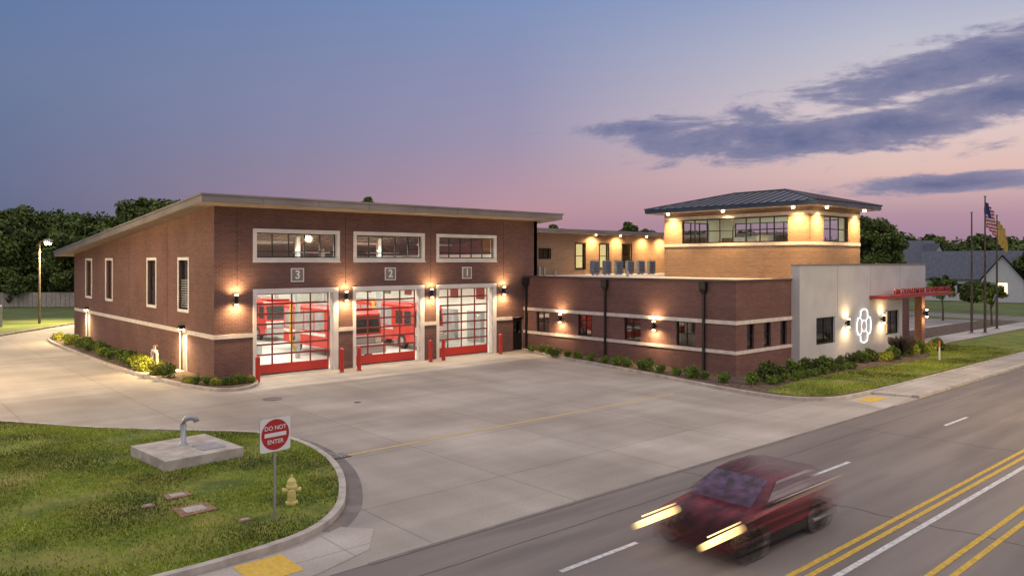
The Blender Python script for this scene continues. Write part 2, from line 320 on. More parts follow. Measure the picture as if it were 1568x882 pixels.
# ------------------------------------------------------------------ fire station
FS=empty('fire_station')
rz=lambda y: 8.74-.0727*y
g=MB()
doors=[(2.15,6.52),(7.93,12.3),(13.7,18.0)]
wins=[(2.17,6.72),(7.98,12.44),(13.71,18.13)]
ops=[(a,b,0,4.3,'white') for a,b in doors]+[(a,b,6.18,7.48,'white') for a,b in wins]+[(19.8,20.75,0,2.25)]
wall(g,'x',0,0,22,0,rz(0),.35,ops,'brick','int')
sw=[(3.75,5.25,3.4,6.05),(9.35,10.95,3.4,6.05),(19.05,20.65,3.4,6.05),(24.85,26.5,3.4,6.05)]
sops=sw+[(3.95,5.0,0,2.1),(25.3,26.4,0,2.1)]
wall(g,'y',0,0,30.2,0,rz,.35,sops,'brick','int')
g.hexa([(22,0,0),(21.7,0,0),(21.7,30.2,0),(22,30.2,0),(22,0,rz(0)),(21.7,0,rz(0)),(21.7,30.2,rz(30.2)),(22,30.2,rz(30.2))],'brick')
g.box(21.6,21.69,.35,29.9,0,6.5,'int')
g.box(0,22,30.2,30.5,0,rz(30.5),'brick'); g.box(.36,21.6,30.1,30.19,0,6.4,'int')
g.obj('garage_walls',FS)
g=MB()
for a,b in [(-.05,1.97),(6.84,7.74),(12.6,13.51),(18.32,19.7)]: g.box(a,b,-.05,.002,2.1,2.32,'band')
for a,b in [(0.002,3.85),(5.1,25.2),(26.5,30.2)]: g.box(-.05,.002,a,b,2.1,2.32,'band')
for a,b in doors:
    g.box(a-.18,a,-.06,.03,0,4.56,'white'); g.box(b,b+.3,-.06,.03,0,4.56,'white'); g.box(a,b,-.06,.03,4.3,4.56,'white')
for a,b in wins:
    window(g,'x',0,a,b,6.18,7.48,.2,'white','glass',5,1,'dark')
    g.box(a+.06,b-.06,.147,.2,6.5,6.54,'dark'); g.box(a-.22,b+.22,-.09,-.041,5.93,5.99,'white')
for a,b,c,d in sw: window(g,'y',0,a,b,c,d,.16,'white','gdark',2,3,'dark')
for j in range(12): g.box(.1,.13,3.82,5.18,3.5+j*.13,3.56+j*.13,'grey')
for a,b in ((3.95,5.0),(25.3,26.4)):
    abox(g,'y',0,a+.002,b-.002,0.02,2.08,.1,.16,'grey'); abox(g,'y',0,a-.08,a,0,2.18,-.03,.03,'white'); abox(g,'y',0,b,b+.08,0,2.18,-.03,.03,'white')
abox(g,'x',0,19.83,20.7,0.02,2.22,.12,.17,'dark'); g.box(20.0,20.5,.11,.119,1.2,2.0,'gdark')
for xx in (1.15,7.3,13.1,18.95): g.box(xx-.012,xx+.012,-.006,.002,4.7,8.6,'dark')
for yy in (7.3,15,23): g.box(-.006,.002,yy-.012,yy+.012,2.33,rz(yy)-.1,'dark')
g.obj('garage_trim',FS)
for a,b in doors:
    g=MB(); y=.5
    n=4; rows=8; H=4.28; rh=H/rows
    g.box(a,b,y,y+.06,0.02,rh*1.05,'red'); g.box(a,b,y-.004,y-.001,.02,.07,'black')
    for i in range(n+1):
        xx=a+(b-a)*i/n; w=.035 if 0<i<n else .07
        g.box(max(a,xx-w),min(b,xx+w),y+.002,y+.058,rh*1.05,H,'redf')
    for j in range(2,rows+1):
        z=rh*j; g.box(a,b,y-.003,y+.062,z-.045,min(z+.045,H),'redf')
    g.poly([(a,y+.03,rh),(b,y+.03,rh),(b,y+.03,H),(a,y+.03,H)],'glass')
    g.box(a,b,.36,.5,4.28,4.8,'int')
    g.obj('overhead_door',FS)
for ch,xx in (('3',4.4),('2',10.2),('1',15.87)):
    g=MB(); g.box(xx-.37,xx+.37,-.06,.0,4.89,5.63,'white'); g.box(xx-.31,xx+.31,-.065,-.059,4.95,5.57,'plq'); g.obj('number_plaque',FS)
    text('number_'+ch,ch,.62,(xx,-.07,5.26),(rad(90),0,0),'signw',FS,.006)
g=MB()
def shed(x0,x1,y0,y1,dz0,dz1,k):
    g.hexa([(x0,y0,rz(y0)+dz0),(x1,y0,rz(y0)+dz0),(x1,y1,rz(y1)+dz0),(x0,y1,rz(y1)+dz0),(x0,y0,rz(y0)+dz1),(x1,y0,rz(y0)+dz1),(x1,y1,rz(y1)+dz1),(x0,y1,rz(y1)+dz1)],k)
shed(-1.0,23.2,-1.2,32.5,.004,.03,'soffit'); shed(-1.03,23.23,-1.23,32.53,.034,.33,'fascia'); shed(-1.1,23.3,-1.3,32.6,.334,.42,'fascia')
for xx in np.arange(2,23,3.05): g.box(xx-.008,xx+.008,-1.236,-1.229,rz(-1.2)+.04,rz(-1.2)+.33,'coping')
g.obj('garage_roof',FS)
g=MB(); g.box(.36,21.6,.02,30.1,.001,.012,'intfl')
for yy in np.arange(1.2,30,1.6):
    z=rz(yy)-.08; g.box(.36,21.6,yy-.05,yy+.05,z-.12,z,'beam'); g.box(.36,21.6,yy-.04,yy+.04,z-.75,z-.66,'beam')
    for k,xx in enumerate(np.arange(.6,21.,1.2)):
        g.tube([(xx,yy,z-.7),(xx+.6,yy,z-.06)],.025,'beam',4,False); g.tube([(xx+.6,yy,z-.06),(xx+1.2,yy,z-.7)],.025,'beam',4,False)
for xx in (4.4,10.2,15.9):
    g.box(xx-.09,xx+.09,1,26,rz(14)-1.75,rz(14)-1.6,'red')
    for sx in (-1.9,1.9): g.box(xx+sx-.04,xx+sx+.04,.6,4.6,4.35,4.43,'galv')
for yy in (6,14,22):
    for xx in (7.3,13.1): g.box(xx-.12,xx+.12,yy-.12,yy+.12,0,rz(yy)-.8,'grey')
for i in range(9):
    g.box(.4,1.0,3+i*1.6,3.1+i*1.6,0,2.2,'redf')
    for z in (.4,1.1,1.9): g.box(.42,.98,3.1+i*1.6,4.6+i*1.6,z,z+.05,'grey')
cols=[M['yel'],M['black'],M['red'],M['grey'],M['white']]
for i in range(50):
    yy=3.2+random.random()*13; z=random.choice((.45,1.15,1.95)); s=.15+random.random()*.2
    g.box(.45,.9,yy,yy+s*1.5,z,z+s*1.6,random.choice(cols))
for i in range(9): g.box(1.6+i*2.1,3.1+i*2.1,29.3,30.0,0,2.1,random.choice(['grey','white','redf']))
for i in range(8): g.box(21.2,21.58,2+i*3.2,3.6+i*3.2,0,2.3,random.choice(['redf','grey','dark'])); g.box(21.5,21.58,2+i*3.2,2.9+i*3.2,3.2,4.6,random.choice(['plq','gdark','redf']))
g.tube([(6.9,1,5.6),(6.9,27,5.2)],.3,'galv',12); g.tube([(18.8,1,5.3),(18.8,27,5.0)],.22,'galv',12)
g.box(.36,21.58,12.9,13.0,4.9,5.2,'redf')
for xx,yy in ((7.3,6.4),(13.1,6.4),(7.3,14.4)):
    for k in range(6): g.tube([(xx-.45+.03*k,yy-.3,3.4-.02*k),(xx-.5+.03*k,yy-.35,1.2),(xx-.2+.03*k,yy-.3,.5),(xx+.1,yy-.3,1.0)],.03,'yel',5,False)
for i in range(26):
    xx=random.uniform(1.8,6.2); yy=random.uniform(8,12); s=random.uniform(.15,.4); g.box(xx,xx+s,yy,yy+s,0,s*random.uniform(.8,3),random.choice(cols))
g.obj('garage_interior',FS)
for yy in (3.5,10,17.5,25):
    for xx in (4.4,10.2,15.9):
        g=MB(); z=rz(yy)-1.45; g.box(xx-1.3,xx+1.3,yy-.2,yy+.2,z,z+.1,'grey'); g.obj('bay_light_housing',FS)
        area('bay_light',(xx,yy,z-.02),800 if yy<12 else 600,(1,.94,.80),2.5,.35,FS)
for xx in (7.2,13.1):
    area('bay_uplight',(xx,6,6.6),300,(1,.80,.50),.4,10,FS,(rad(180),0,0))
def engine(x,y):
    e=MB(); w=1.22
    e.box(x-w,x+w,y+2.6,y+8.6,.55,3.0,'red'); e.box(x-w-.01,x+w+.01,y+2.61,y+8.59,1.25,1.45,'wht')
    for k in range(4): e.box(x-w-.014,x+w+.014,y+2.8+k*1.45,y+4.05+k*1.45,1.55,2.8,'grey')
    prof=[(0,.5),(0,1.5),(.18,2.75),(.5,2.95),(2.55,2.95),(2.55,.5)]
    for i in range(len(prof)):
        p=prof[i];q=prof[(i+1)%len(prof)]; e.poly([(x-w,y+p[0],p[1]),(x+w,y+p[0],p[1]),(x+w,y+q[0],q[1]),(x-w,y+q[0],q[1])],'red')
    e.poly([(x-w+.12,y+.015,1.62),(x+w-.12,y+.015,1.62),(x+w-.12,y+.155,2.62),(x-w+.12,y+.155,2.62)],'black')
    for sx in (-w,w): e.poly([(x+sx,y+p[0],p[1]) for p in prof],'red')
    for sx in (-w-.006,w-.006): e.box(x+sx,x+sx+.012,y+.35,y+1.2,1.7,2.6,'black'); e.box(x+sx,x+sx+.012,y+1.4,y+2.3,1.7,2.6,'black')
    e.box(x-w-.05,x+w+.05,y-.45,y-.02,.4,.95,'galv'); e.box(x-.7,x+.7,y-.04,y-.005,1.0,1.34,'galv')
    for sx in (-.95,.95): e.box(x+sx-.2,x+sx+.2,y-.05,y-.006,1.0,1.34,'wht')
    e.box(x-.9,x+.9,y+.5,y+.8,2.96,3.12,'red'); e.box(x-w+.01,x+w-.01,y-.03,y-.002,1.36,1.5,'wht')
    for sx in (-.5,.5): e.box(x+sx-.04,x+sx+.04,y+2.6,y+8.8,3.1,3.2,'galv')
    for i in range(16): e.box(x-.46,x+.46,y+2.8+i*.37,y+2.84+i*.37,3.12,3.17,'galv')
    for sx in (-1.24,1.0):
        for yy in (1.5,6.8): e.tube([(x+sx,y+yy,.52),(x+sx+.26,y+yy,.52)],.52,'black',20); e.tube([(x+sx-.01,y+yy,.52),(x+sx+.27,y+yy,.52)],.26,'galv',14)
    e.obj('fire_engine')
engine(10.0,2.6); engine(16.2,4.6); engine(5.0,13.5); engine(11.0,16.5)
LC=(1,.66,.32)
def sconce(x,y,z,axis,e=32):
    nx,ny=(0,-1) if axis=='x' else (-1,0)
    g=MB(); px,py=x+nx*.2,y+ny*.2
    g.tube([(px,py,z-.22),(px,py,z+.22)],.085,'dark',14); g.box(min(x,px)-.03*(nx==0),max(x,px)+.03*(nx==0),min(y,py)-.03*(ny==0),max(y,py)+.03*(ny==0),z-.06,z+.06,'dark')
    g.tube([(px,py,z-.27),(px,py,z-.221)],.08,'warm',14); g.tube([(px,py,z+.221),(px,py,z+.27)],.08,'warm',14)
    g.obj('wall_lamp',FS)
    qx,qy=x+nx*.4,y+ny*.4
    spot('wall_lamp_down',(qx,qy,z-.22),(qx-nx*.35,qy-ny*.35,z-1.2),e*1.4,LC,165,1,FS)
    spot('wall_lamp_up',(qx,qy,z+.22),(qx-nx*.35,qy-ny*.35,z+1.2),e,LC,155,1,FS)
for xx in (1.05,7.25,13.05,18.85): sconce(xx,0,4.05,'x',270)
for yy in (4.5,25.9):
    g=MB(); g.box(-.25,-.02,yy-.2,yy+.2,2.35,2.55,'dark'); g.box(-.24,-.04,yy-.18,yy+.18,2.32,2.349,'warm2'); g.obj('wall_pack',FS)
    spot('wall_pack_light',(-.55,yy,2.35),(-1.1,yy,0),1300,(1,.72,.36),170,1,FS,.15)
# ---- wing
XW=20.77; YS=-16.3
g=MB()
wy=[(-2.45,-1.25),(-6.25,-5.05),(-10.05,-8.8),(-13.8,-12.55)]
wall(g,'y',XW,YS,0,0,4.92,.3,[(a,b,1.36,2.7) for a,b in wy],'brick2','int')
wx=[(21.8,22.5),(23.5,24.2),(25.2,25.9)]
wall(g,'x',YS,XW,26.6,0,4.92,.3,[(a,b,1.36,2.7) for a,b in wx],'brick2','int')
g.obj('wing_walls',FS)
g=MB()
for z0,z1 in ((2.7,2.9),(1.16,1.34)):
    g.box(XW-.05,XW+.002,YS-.05,-.002,z0,z1,'band'); g.box(XW+.0021,26.45,YS-.05,YS+.002,z0,z1,'band')
for a,b in wy: window(g,'y',XW,a,b,1.36,2.7,0,'white','gdark',2,2,'dark',.1)
for a,b in wx: window(g,'x',YS,a,b,1.36,2.7,0,'white','gdark',1,2,'dark',.1)
g.box(XW-.06,XW+.36,YS-.06,0,4.92,5.02,'coping'); g.box(XW+.361,26.4,YS-.06,YS+.36,4.92,5.02,'coping')
for yy in (-.35,-7.4,-14.4):
    g.box(XW-.28,XW-.003,yy-.2,yy+.2,4.5,4.88,'black'); g.hexa([(XW-.16,yy-.08,4.25),(XW-.003,yy-.08,4.25),(XW-.003,yy+.08,4.25),(XW-.16,yy+.08,4.25),(XW-.28,yy-.2,4.5),(XW-.003,yy-.2,4.5),(XW-.003,yy+.2,4.5),(XW-.28,yy+.2,4.5)],'black')
    g.box(XW-.16,XW-.052,yy-.06,yy+.06,.15,4.25,'black')
g.obj('wing_trim',FS)
g=MB(); g.box(XW+.3,46,YS+.3,12,4.7,4.9,'roofw'); g.obj('wing_roof',FS)
g=MB(); g.box(XW+.3,45,YS+.3,10,.01,.05,'intfl'); g.box(26,26.2,YS+.3,0,.05,4.49,'plq')
for a,b in wy: 
    g.box(XW+1.2,XW+2.2,a,b-.3,.05,1.7,'bark'); g.box(XW+2.6,XW+2.7,a-.8,b-.6,1.2,2.4,'signw')
g.obj('wing_interior',FS)
area('office_light',(23.4,-3,4.3),22,(1,.7,.4),1,1,FS); area('office_light',(23.4,-12,4.3),30,(1,.75,.45),1,1,FS)
for yy in (-3.65,-11.15): sconce(XW,yy,2.35,'y',180)
# ---- white entrance block
YW=-16.8; g=MB()
wall(g,'x',YW,26.4,40.3,0,5.75,.5,[(28.3,30.6,1.15,2.72),(37.7,39.8,1.15,2.72)],'stucco','int')
g.box(26.38,26.399,YW,YW+.5,0,5.75,'stucco')
g.poly([(26.4,YW,5.75),(44.3,YW,5.75),(44.3,YW+.5,5.75),(26.4,YW+.5,5.75)],'stucco')
g.box(40.301,44.3,YW,YW+.5,3.62,5.749,'stucco'); g.box(43.8,44.3,YW+.501,-8,3.62,5.74,'stucco')
g.box(43.7,44.25,YW+.02,YW+.5,0,3.619,'brick2'); g.box(40.3,44.2,YW+2.2,YW+2.5,0,3.6,'brick2'); g.box(44.21,44.29,YW+2.5,-8,0,3.6,'brick2')
g.box(44.3,50,-13.5,6,0,3.9,'brick2'); g.box(44.3,50.4,-13.9,6,3.91,4.3,'coping')
g.obj('entrance_walls',FS)
g=MB()
window(g,'x',YW,28.3,30.6,1.15,2.72,0,'white','gdark',2,2,'dark',.12); window(g,'x',YW,37.7,39.8,1.15,2.72,0,'white','gdark',2,2,'dark',.12)
g.box(26.35,44.35,YW-.05,YW+.55,5.752,5.83,'fascia')
for xx in (30.9,35.4,39.9): g.box(xx-.01,xx+.01,YW-.006,YW+.002,2.9,5.74,'fascia')
window(g,'x',YW+2.1,40.9,43.2,.05,2.5,.06,'dark','gdark',2,1,'dark',.02,proud=.03)
g.box(41.0,43.1,YW+2.15,YW+2.19,.1,2.4,'winlit')
g.box(35.2,47.0,-17.75,YW-.003,3.62,3.8,'redc'); g.box(35.3,46.9,-17.7,YW-.004,3.59,3.619,'soffit')
g.obj('entrance_trim',FS)
text('canopy_letters','FIRE DEPARTMENT HEADQUARTERS',.5,(41.9,-17.6,4.0),(rad(90),0,0),'redc',FS,.03,1.2,.002)
g=MB(); cxx,czz=34.3,1.95; n=96; pts=[]
for i in range(n+1):
    t=2*math.pi*i/n; d=abs(((t+math.pi/4)%(math.pi/2))-math.pi/4)/ (math.pi/4)
    r=1.05-.03*d*d if d<.66 else 1.02-.22*math.sin((d-.66)/.34*math.pi/2)
    pts.append((cxx+.93*r*math.cos(t),YW-.08,czz+r*math.sin(t)))
g.tube(pts,.032,'neon',6,False)
g.tube([(cxx+.36*math.cos(2*math.pi*i/32),YW-.08,czz+.36*math.sin(2*math.pi*i/32)) for i in range(33)],.018,'neon',6,False)
for a in (45,135,225,315): g.tube([(cxx+.38*math.cos(rad(a)),YW-.08,czz+.38*math.sin(rad(a))),(cxx+.74*math.cos(rad(a)),YW-.08,czz+.78*math.sin(rad(a)))],.018,'neon',6)
g.obj('emblem',FS)
for xx in (31.9,36.9): sconce(xx,YW,2.25,'x',100)
sconce(42.2,YW+2.2,2.6,'x',90); sconce(44.0,YW,2.3,'x',90)
# ---- tower
TX0,TX1,TY0,TY1=30,36.8,-15.5,-4.7
g=MB()
wall(g,'y',TX0,TY0,TY1,4.72,9.32,.3,[(-14.1,-6.2,7.22,8.82)],'bricklit','int')
wall(g,'x',TY0,TX0,TX1,4.72,9.32,.3,[(31.8,35.1,7.22,8.82)],'bricklit','int')
wall(g,'x',TY1-.3,TX0,TX1,4.72,9.32,.3,[(31.8,35.1,7.22,8.82)],'int','bricklit')
wall(g,'y',TX1-.3,TY0,TY1,4.72,9.32,.3,[(-14.1,-6.2,7.22,8.82)],'int','bricklit')
g.box(TX0+.31,TX1-.31,TY0+.31,TY1-.31,6.6,6.7,'int')
g.obj('tower_walls',FS)
g=MB()
window(g,'y',TX0,-14.1,-6.2,7.22,8.82,0,'white','glass',8,2,'dark',.1); window(g,'x',TY0,31.8,35.1,7.22,8.82,0,'white','glass',3,2,'dark',.1)
window(g,'x',TY1-.3,31.8,35.1,7.22,8.82,0,'white','glass',3,1,'dark',.1); window(g,'y',TX1-.3,-14.1,-6.2,7.22,8.82,0,'white','glass',6,1,'dark',.1)
for z0,z1 in ((7.0,7.19),(8.86,9.06)):
    g.box(TX0-.05,TX0+.002,TY0-.05,TY1,z0,z1,'band'); g.box(TX0+.0021,TX1,TY0-.05,TY0+.002,z0,z1,'band')
for k in range(4): g.box(31.4+k*1.2,32.2+k*1.2,-12+k*1.7,-11.2+k*1.7,6.7,7.7,random.choice(['bark','grey','dark']))
g.obj('tower_trim',FS)
g=MB(); e=.95; ex0,ex1,ey0,ey1=TX0-e,TX1+e,TY0-e,TY1+e
g.box(ex0,ex1,ey0,ey1,9.33,9.38,'soffit'); g.box(ex0-.03,ex1+.03,ey0-.03,ey1+.03,9.385,9.62,'roofm')
hx=(ex1-ex0)/2; A=((ex0+ex1)/2,ey0+hx,10.75);B=((ex0+ex1)/2,ey1-hx,10.75); o=.08
c=[(ex0-o,ey0-o,9.625),(ex1+o,ey0-o,9.625),(ex1+o,ey1+o,9.625),(ex0-o,ey1+o,9.625)]
g.poly([c[0],c[1],A],'roofm'); g.poly([c[1],c[2],B,A],'roofm'); g.poly([c[2],c[3],B],'roofm'); g.poly([c[3],c[0],A,B],'roofm')
def seam(p,q): g.tube([(p[0],p[1],p[2]+.03),(q[0],q[1],q[2]+.03)],.04,'coping',4,False)
for i in range(1,20):
    yy=ey0+(ey1-ey0)*i/20; f=min(1,(yy-ey0)/hx,(ey1-yy)/hx); xt=ex0+hx*f; zt=9.625+1.125*f
    seam((ex0-o,yy,9.625),(xt,yy,zt)); seam((ex1+o,yy,9.625),(ex1-hx*f,yy,zt))
for i in range(1,14):
    xx=ex0+(ex1-ex0)*i/14; f=min((xx-ex0),(ex1-xx))/hx; seam((xx,ey0-o,9.625),(xx,ey0+hx*f,9.625+1.125*f))
for p in (c[0],c[1]): g.tube([(p[0],p[1],p[2]+.03),(A[0],A[1],A[2]+.03)],.05,'roofm',6,False)
for p in (c[2],c[3]): g.tube([(p[0],p[1],p[2]+.03),(B[0],B[1],B[2]+.03)],.05,'roofm',6,False)
g.tube([(A[0],A[1],A[2]+.03),(B[0],B[1],B[2]+.03)],.06,'roofm',6,False)
g.obj('tower_roof',FS)
area('tower_light',(33.4,-10.1,9.2),260,(.98,.94,.70),3,7,FS)
OR=(1,.64,.26)
for (x,y,tx,ty) in [(29.35,-5.5,29.8,-5.5),(29.35,-9.9,29.85,-9.9),(29.35,-14.8,29.8,-14.8),(30.9,-16.15,30.9,-15.75),(36.0,-16.15,36.0,-15.75)]:
    g=MB(); g.tube([(x,y,9.2),(x,y,9.329)],.09,'warm',12); g.obj('soffit_lamp',FS)
    spot('soffit_light',(x,y,9.15),(tx+.15*(x<30),ty+.15*(x>30),6.0),1350,OR,130,1,FS)
# ---- rear block
g=MB(); bw=[(26.9,28.1,6.25,6.95),(31.0,32.1,5.4,7.45),(33.9,35.0,5.4,7.45),(36.8,38.0,5.4,7.45)]
wall(g,'x',5,22.01,43,4.0,8.2,.3,bw,'bricklit','int'); g.box(22.01,43,14.7,15,4,8.2,'bricklit'); g.box(42.7,43,5.31,14.69,4,8.2,'bricklit')
for a,b,c0,c1 in bw: window(g,'x',5,a,b,c0,c1,.07,'dark','gdark',1 if c1-c0>1 else 2,2,'dark',.1)
g.box(21.9,44,4.2,16,8.201,8.3,'soffit'); g.box(21.9,44.05,4.15,16.05,8.303,8.55,'fascia')
g.box(31.2,37.9,6.5,6.55,5.2,7.6,plain('blind_lit',(.8,.6,.3),.8,0,(1,.8,.4),2.2))
g.obj('rear_block',FS)
for xx in (32.9,36,39.5,42): 
    g=MB(); g.tube([(xx,4.5,8.1),(xx,4.5,8.2)],.06,'warm',10); g.obj('soffit_lamp',FS)
    spot('rear_soffit_light',(xx,4.3,8.05),(xx,4.9,6),800,OR,155,1,FS)
for i in range(6):
    x0=30.8+i*1.42; g=MB(); g.box(x0,x0+.8,2.9,3.2,4.95,6.0,'acg'); g.box(x0+.03,x0+.77,2.95,3.15,6.001,6.04,'grey')
    for j in range(7): g.box(x0+.08,x0+.72,2.885,2.899,5.1+j*.12,5.15+j*.12,'coping')
    for s_ in (.1,.6): g.box(x0+s_,x0+s_+.1,2.95,3.15,4.9,4.949,'black')
    g.obj('air_conditioner',FS)
g=MB(); g.tube([(23.6,1.5,4.9),(23.6,1.5,5.6)],.12,'galv',10); g.tube([(24.6,2,4.9),(24.6,2,5.5)],.1,'galv',10); g.tube([(26.2,2.5,4.9),(26.2,2.5,5.3)],.1,'galv',10); g.tube([(28,-3,4.9),(28,-3,5.3)],.1,'galv',10); g.obj('roof_vents',FS)
g=MB(); g.hexa([(40,-9,4.7),(50,-9,4.7),(50,2,4.7),(40,2,4.7),(40,-9,7.9),(50,-9,5.6),(50,2,5.6),(40,2,7.9)],'bricklit')
g.hexa([(39.4,-9.6,7.96),(50.6,-9.6,5.45),(50.6,2.6,5.45),(39.4,2.6,7.96),(39.4,-9.6,8.2),(50.6,-9.6,5.7),(50.6,2.6,5.7),(39.4,2.6,8.2)],'soffit'); g.obj('east_block',FS)
spot('east_light',(45,-10.2,7.2),(45,-9.2,5),300,OR,150,1,FS)
# ------------------------------------------------------------------ street furniture
for x,y in ((1.6,-1.5),(6.4,-1.2),(7.4,-1.3),(12.45,-.9),(13.4,-.9),(18.1,-.7)):
    g=MB(); g.tube([(0,0,0),(0,0,1.2),(0,0,1.27),(0,0,1.31)],[.115,.115,.095,.04],'red',16); g.tube([(0,0,.0),(0,0,.02)],.17,'grey',16); g.obj('bollard',loc=(x,y,0))
TS=empty('traffic_sign',(-6.5,-21.7,.12)); TS.rotation_euler[2]=rad(6)
g=MB(); g.box(-.03,.03,0,.025,0,2.36,'galv'); g.obj('post',TS)
g=MB(); r=.06; w=.38; pts=[]
for cx_,cz_,a0 in ((w-r,w-r,0),(-w+r,w-r,90),(-w+r,-w+r,180),(w-r,-w+r,270)):
    for k in range(5): a=rad(a0+k*22.5); pts.append((cx_+r*math.cos(a),-.02,1.97+cz_+r*math.sin(a)))
g.poly(pts,'signw'); g.poly([(p[0],-.005,p[2]) for p in pts][::-1],'galv')
g.poly([(.345*math.cos(2*math.pi*i/40),-.024,1.97+.345*math.sin(2*math.pi*i/40)) for i in range(40)],'signr')
g.box(-.27,.27,-.029,-.025,1.925,2.015,'signw'); g.obj('panel',TS)
text('legend_top','DO NOT',.135,(0,-.028,2.12),(rad(90),0,0),'signw',TS,.002,1,.003); text('legend_bottom','ENTER',.135,(0,-.028,1.81),(rad(90),0,0),'signw',TS,.002,1,.003)
g=MB(); g.tube([(0,0,0),(0,0,.05),(0,0,.051),(0,0,.38),(0,0,.40),(0,0,.44),(0,0,.45),(0,0,.56),(0,0,.62),(0,0,.64)],[.15,.15,.105,.10,.135,.135,.115,.10,.05,.02],'hyd',16)
g.tube([(0,0,.64),(0,0,.70)],.03,'hyd',5)
g.tube([(-.19,0,.33),(.19,0,.33)],.05,'hyd',10); g.tube([(-.22,0,.33),(-.17,0,.33)],.062,'hyd',8); g.tube([(.17,0,.33),(.22,0,.33)],.062,'hyd',8)
g.tube([(0,-.08,.30),(0,-.2,.30)],.07,'hyd',12); g.tube([(0,-.19,.30),(0,-.23,.30)],.085,'hyd',8)
g.obj('fire_hydrant',loc=(-5.65,-20.75,.12),rot=rad(-25))
P=empty('vent_pipe_on_concrete_pad',(-6.05,-14.45,.1)); P.rotation_euler[2]=rad(5)
g=MB(); g.box(-1.15,1.15,-1.3,1.3,0,.32,'kerb'); g.box(.1,.8,-.9,-.1,.32,.35,'grey'); g.obj('pad',P,bevel=.03)
g=MB(); g.tube([(0,.25,.32),(0,.25,.95),(.02,.24,1.06),(.09,.2,1.13),(.2,.15,1.14),(.3,.1,1.1),(.33,.08,1.0)],.085,'galv',14); g.tube([(0,.25,.32),(0,.25,.36)],.15,'galv',14); g.obj('pipe',P,smooth=True)
for x,y,w,d in ((-7.55,-18.3,.6,.45),(-7.6,-19.7,.85,.75),(-8.35,-18.7,.3,.25),(-7.0,-21.2,.3,.2)):
    g=MB(); g.prism([(x-w/2,y-d/2),(x+w/2,y-d/2*.9),(x+w/2*.95,y+d/2),(x-w/2*.9,y+d/2*.95)],.1,.155,'rust'); g.box(x-w*.28,x+w*.28,y-d*.28,y+d*.28,.155,.165,'kerb'); g.obj('valve_cover')
for x,y in ((.2,-6.4),(2.6,-9.5)):
    g=MB(); r=.42 if x<1 else .15; g.tube([(x,y,.002),(x,y,.012)],r,'coping',24); g.obj('manhole_cover')
g=MB(); g.box(-2.95,-2.1,-17.35,-16.75,.004,.012,'dark')
for i in range(8): g.box(-2.9+i*.1,-2.85+i*.1,-17.3,-16.8,.012,.03,'galv')
g.obj('storm_drain')
g=MB()
for dy in (0,.9): g.tube([(-.95,5.9+dy,.1),(-.95,5.9+dy,.95),(-.95,5.9+dy+(.12 if dy==0 else -.12),1.05)],.07,'band',10)
g.tube([(-.95,6.0,1.05),(-.95,6.7,1.05)],.09,'band',10); g.tube([(-.95,6.2,1.05),(-.95,6.2,1.35)],.03,'band',8); g.tube([(-.95,6.2,1.35),(-.95,6.2,1.38)],.13,'rust',12); g.tube([(-.95,6.5,1.05),(-.95,6.5,1.3)],.03,'band',8)
g.obj('backflow_pipe')
g=MB(); g.tube([(0,0,0),(0,0,.8)],.05,'signw',8); g.tube([(0,0,.8),(0,0,1.15)],.052,plain('orange',(.8,.2,.03),.5),8); g.obj('utility_marker',loc=(35,-21,.12))
# flags hang in folds; stripes and canton by face
fred=plain('flag_red',(.45,.03,.04),.8); fwht=plain('flag_white',(.6,.58,.56),.8); fblu=plain('flag_blue',(.02,.035,.14),.8); fgold=noisy('flag_gold',(.42,.28,.06),(.55,.40,.10),3,3,.8)
for x,y,h,fl in ((55.6,-16.2,9.8,0),(56.5,-16.9,11.1,1),(61.5,-16.3,9.8,2)):
    F=empty('flagpole',(x,y,.1)); g=MB(); g.tube([(0,0,0),(0,0,h*.5),(0,0,h)],[.11,.08,.05],'bark',10); g.tube([(0,0,h),(0,0,h+.1),(0,0,h+.2)],[.04,.12,.03],'galv',10); g.tube([(0,0,0),(0,0,.08)],.25,'grey',14); g.obj('pole',F)
    if fl:
        g=MB(); nu,nv=14,13; vs=[[(.07+.085*i*(.75+.25*j/nv),-.03*i+.10*math.sin(i*1.5+.3*j),h-.25-j*.15-.075*i) for j in range(nv+1)] for i in range(nu+1)]
        for i in range(nu):
            for j in range(nv): g.poly([vs[i][j],vs[i+1][j],vs[i+1][j+1],vs[i][j+1]],fgold if fl==2 else (fblu if (i<6 and j<7) else (fred if j%2==0 else fwht)))
        g.obj('flag',F,smooth=True)
def lamp(x,y,h,dx,dy,en,tgt):
    L0=empty('street_lamp',(x,y,0)); g=MB(); g.tube([(0,0,0),(0,0,h-.3),(.1*dx,.1*dy,h-.1),(.6*dx,.6*dy,h)],[.12,.08,.06,.05],'bark',10)
    g.obj('pole',L0); g=MB(); g.tube([(.5*dx,.5*dy,h-.05),(1.2*dx,1.2*dy,h-.1)],[.16,.22],'grey',12); g.tube([(.9*dx,.9*dy,h-.25),(.9*dx,.9*dy,h-.42)],[.3,.22],'warm2',14); g.obj('head',L0)
    spot('lamp_light',(.9*dx,.9*dy,h-.6),tgt,en,(1,.72,.36),165,.6,L0,.3)
lamp(.4,47.3,8.0,.7,-.6,15000,(-1,-4,0))
lamp(-17.5,9,8.5,.9,.1,12000,(7,0,0))
lamp(24,-38.5,9,-.2,1,6500,(-1,6,0))
g=MB(); g.box(-4.6,-2.9,45,46.4,0,1.9,'grey'); g.box(-4.5,-3.8,44.98,44.999,.2,1.8,'galv'); g.box(-3.7,-3.0,44.98,44.999,.2,1.8,'galv'); g.obj('utility_cabinet')
g=MB(); pl=[(-60,118),(-20,94),(1.6,81.4),(9,75),(40,52)]
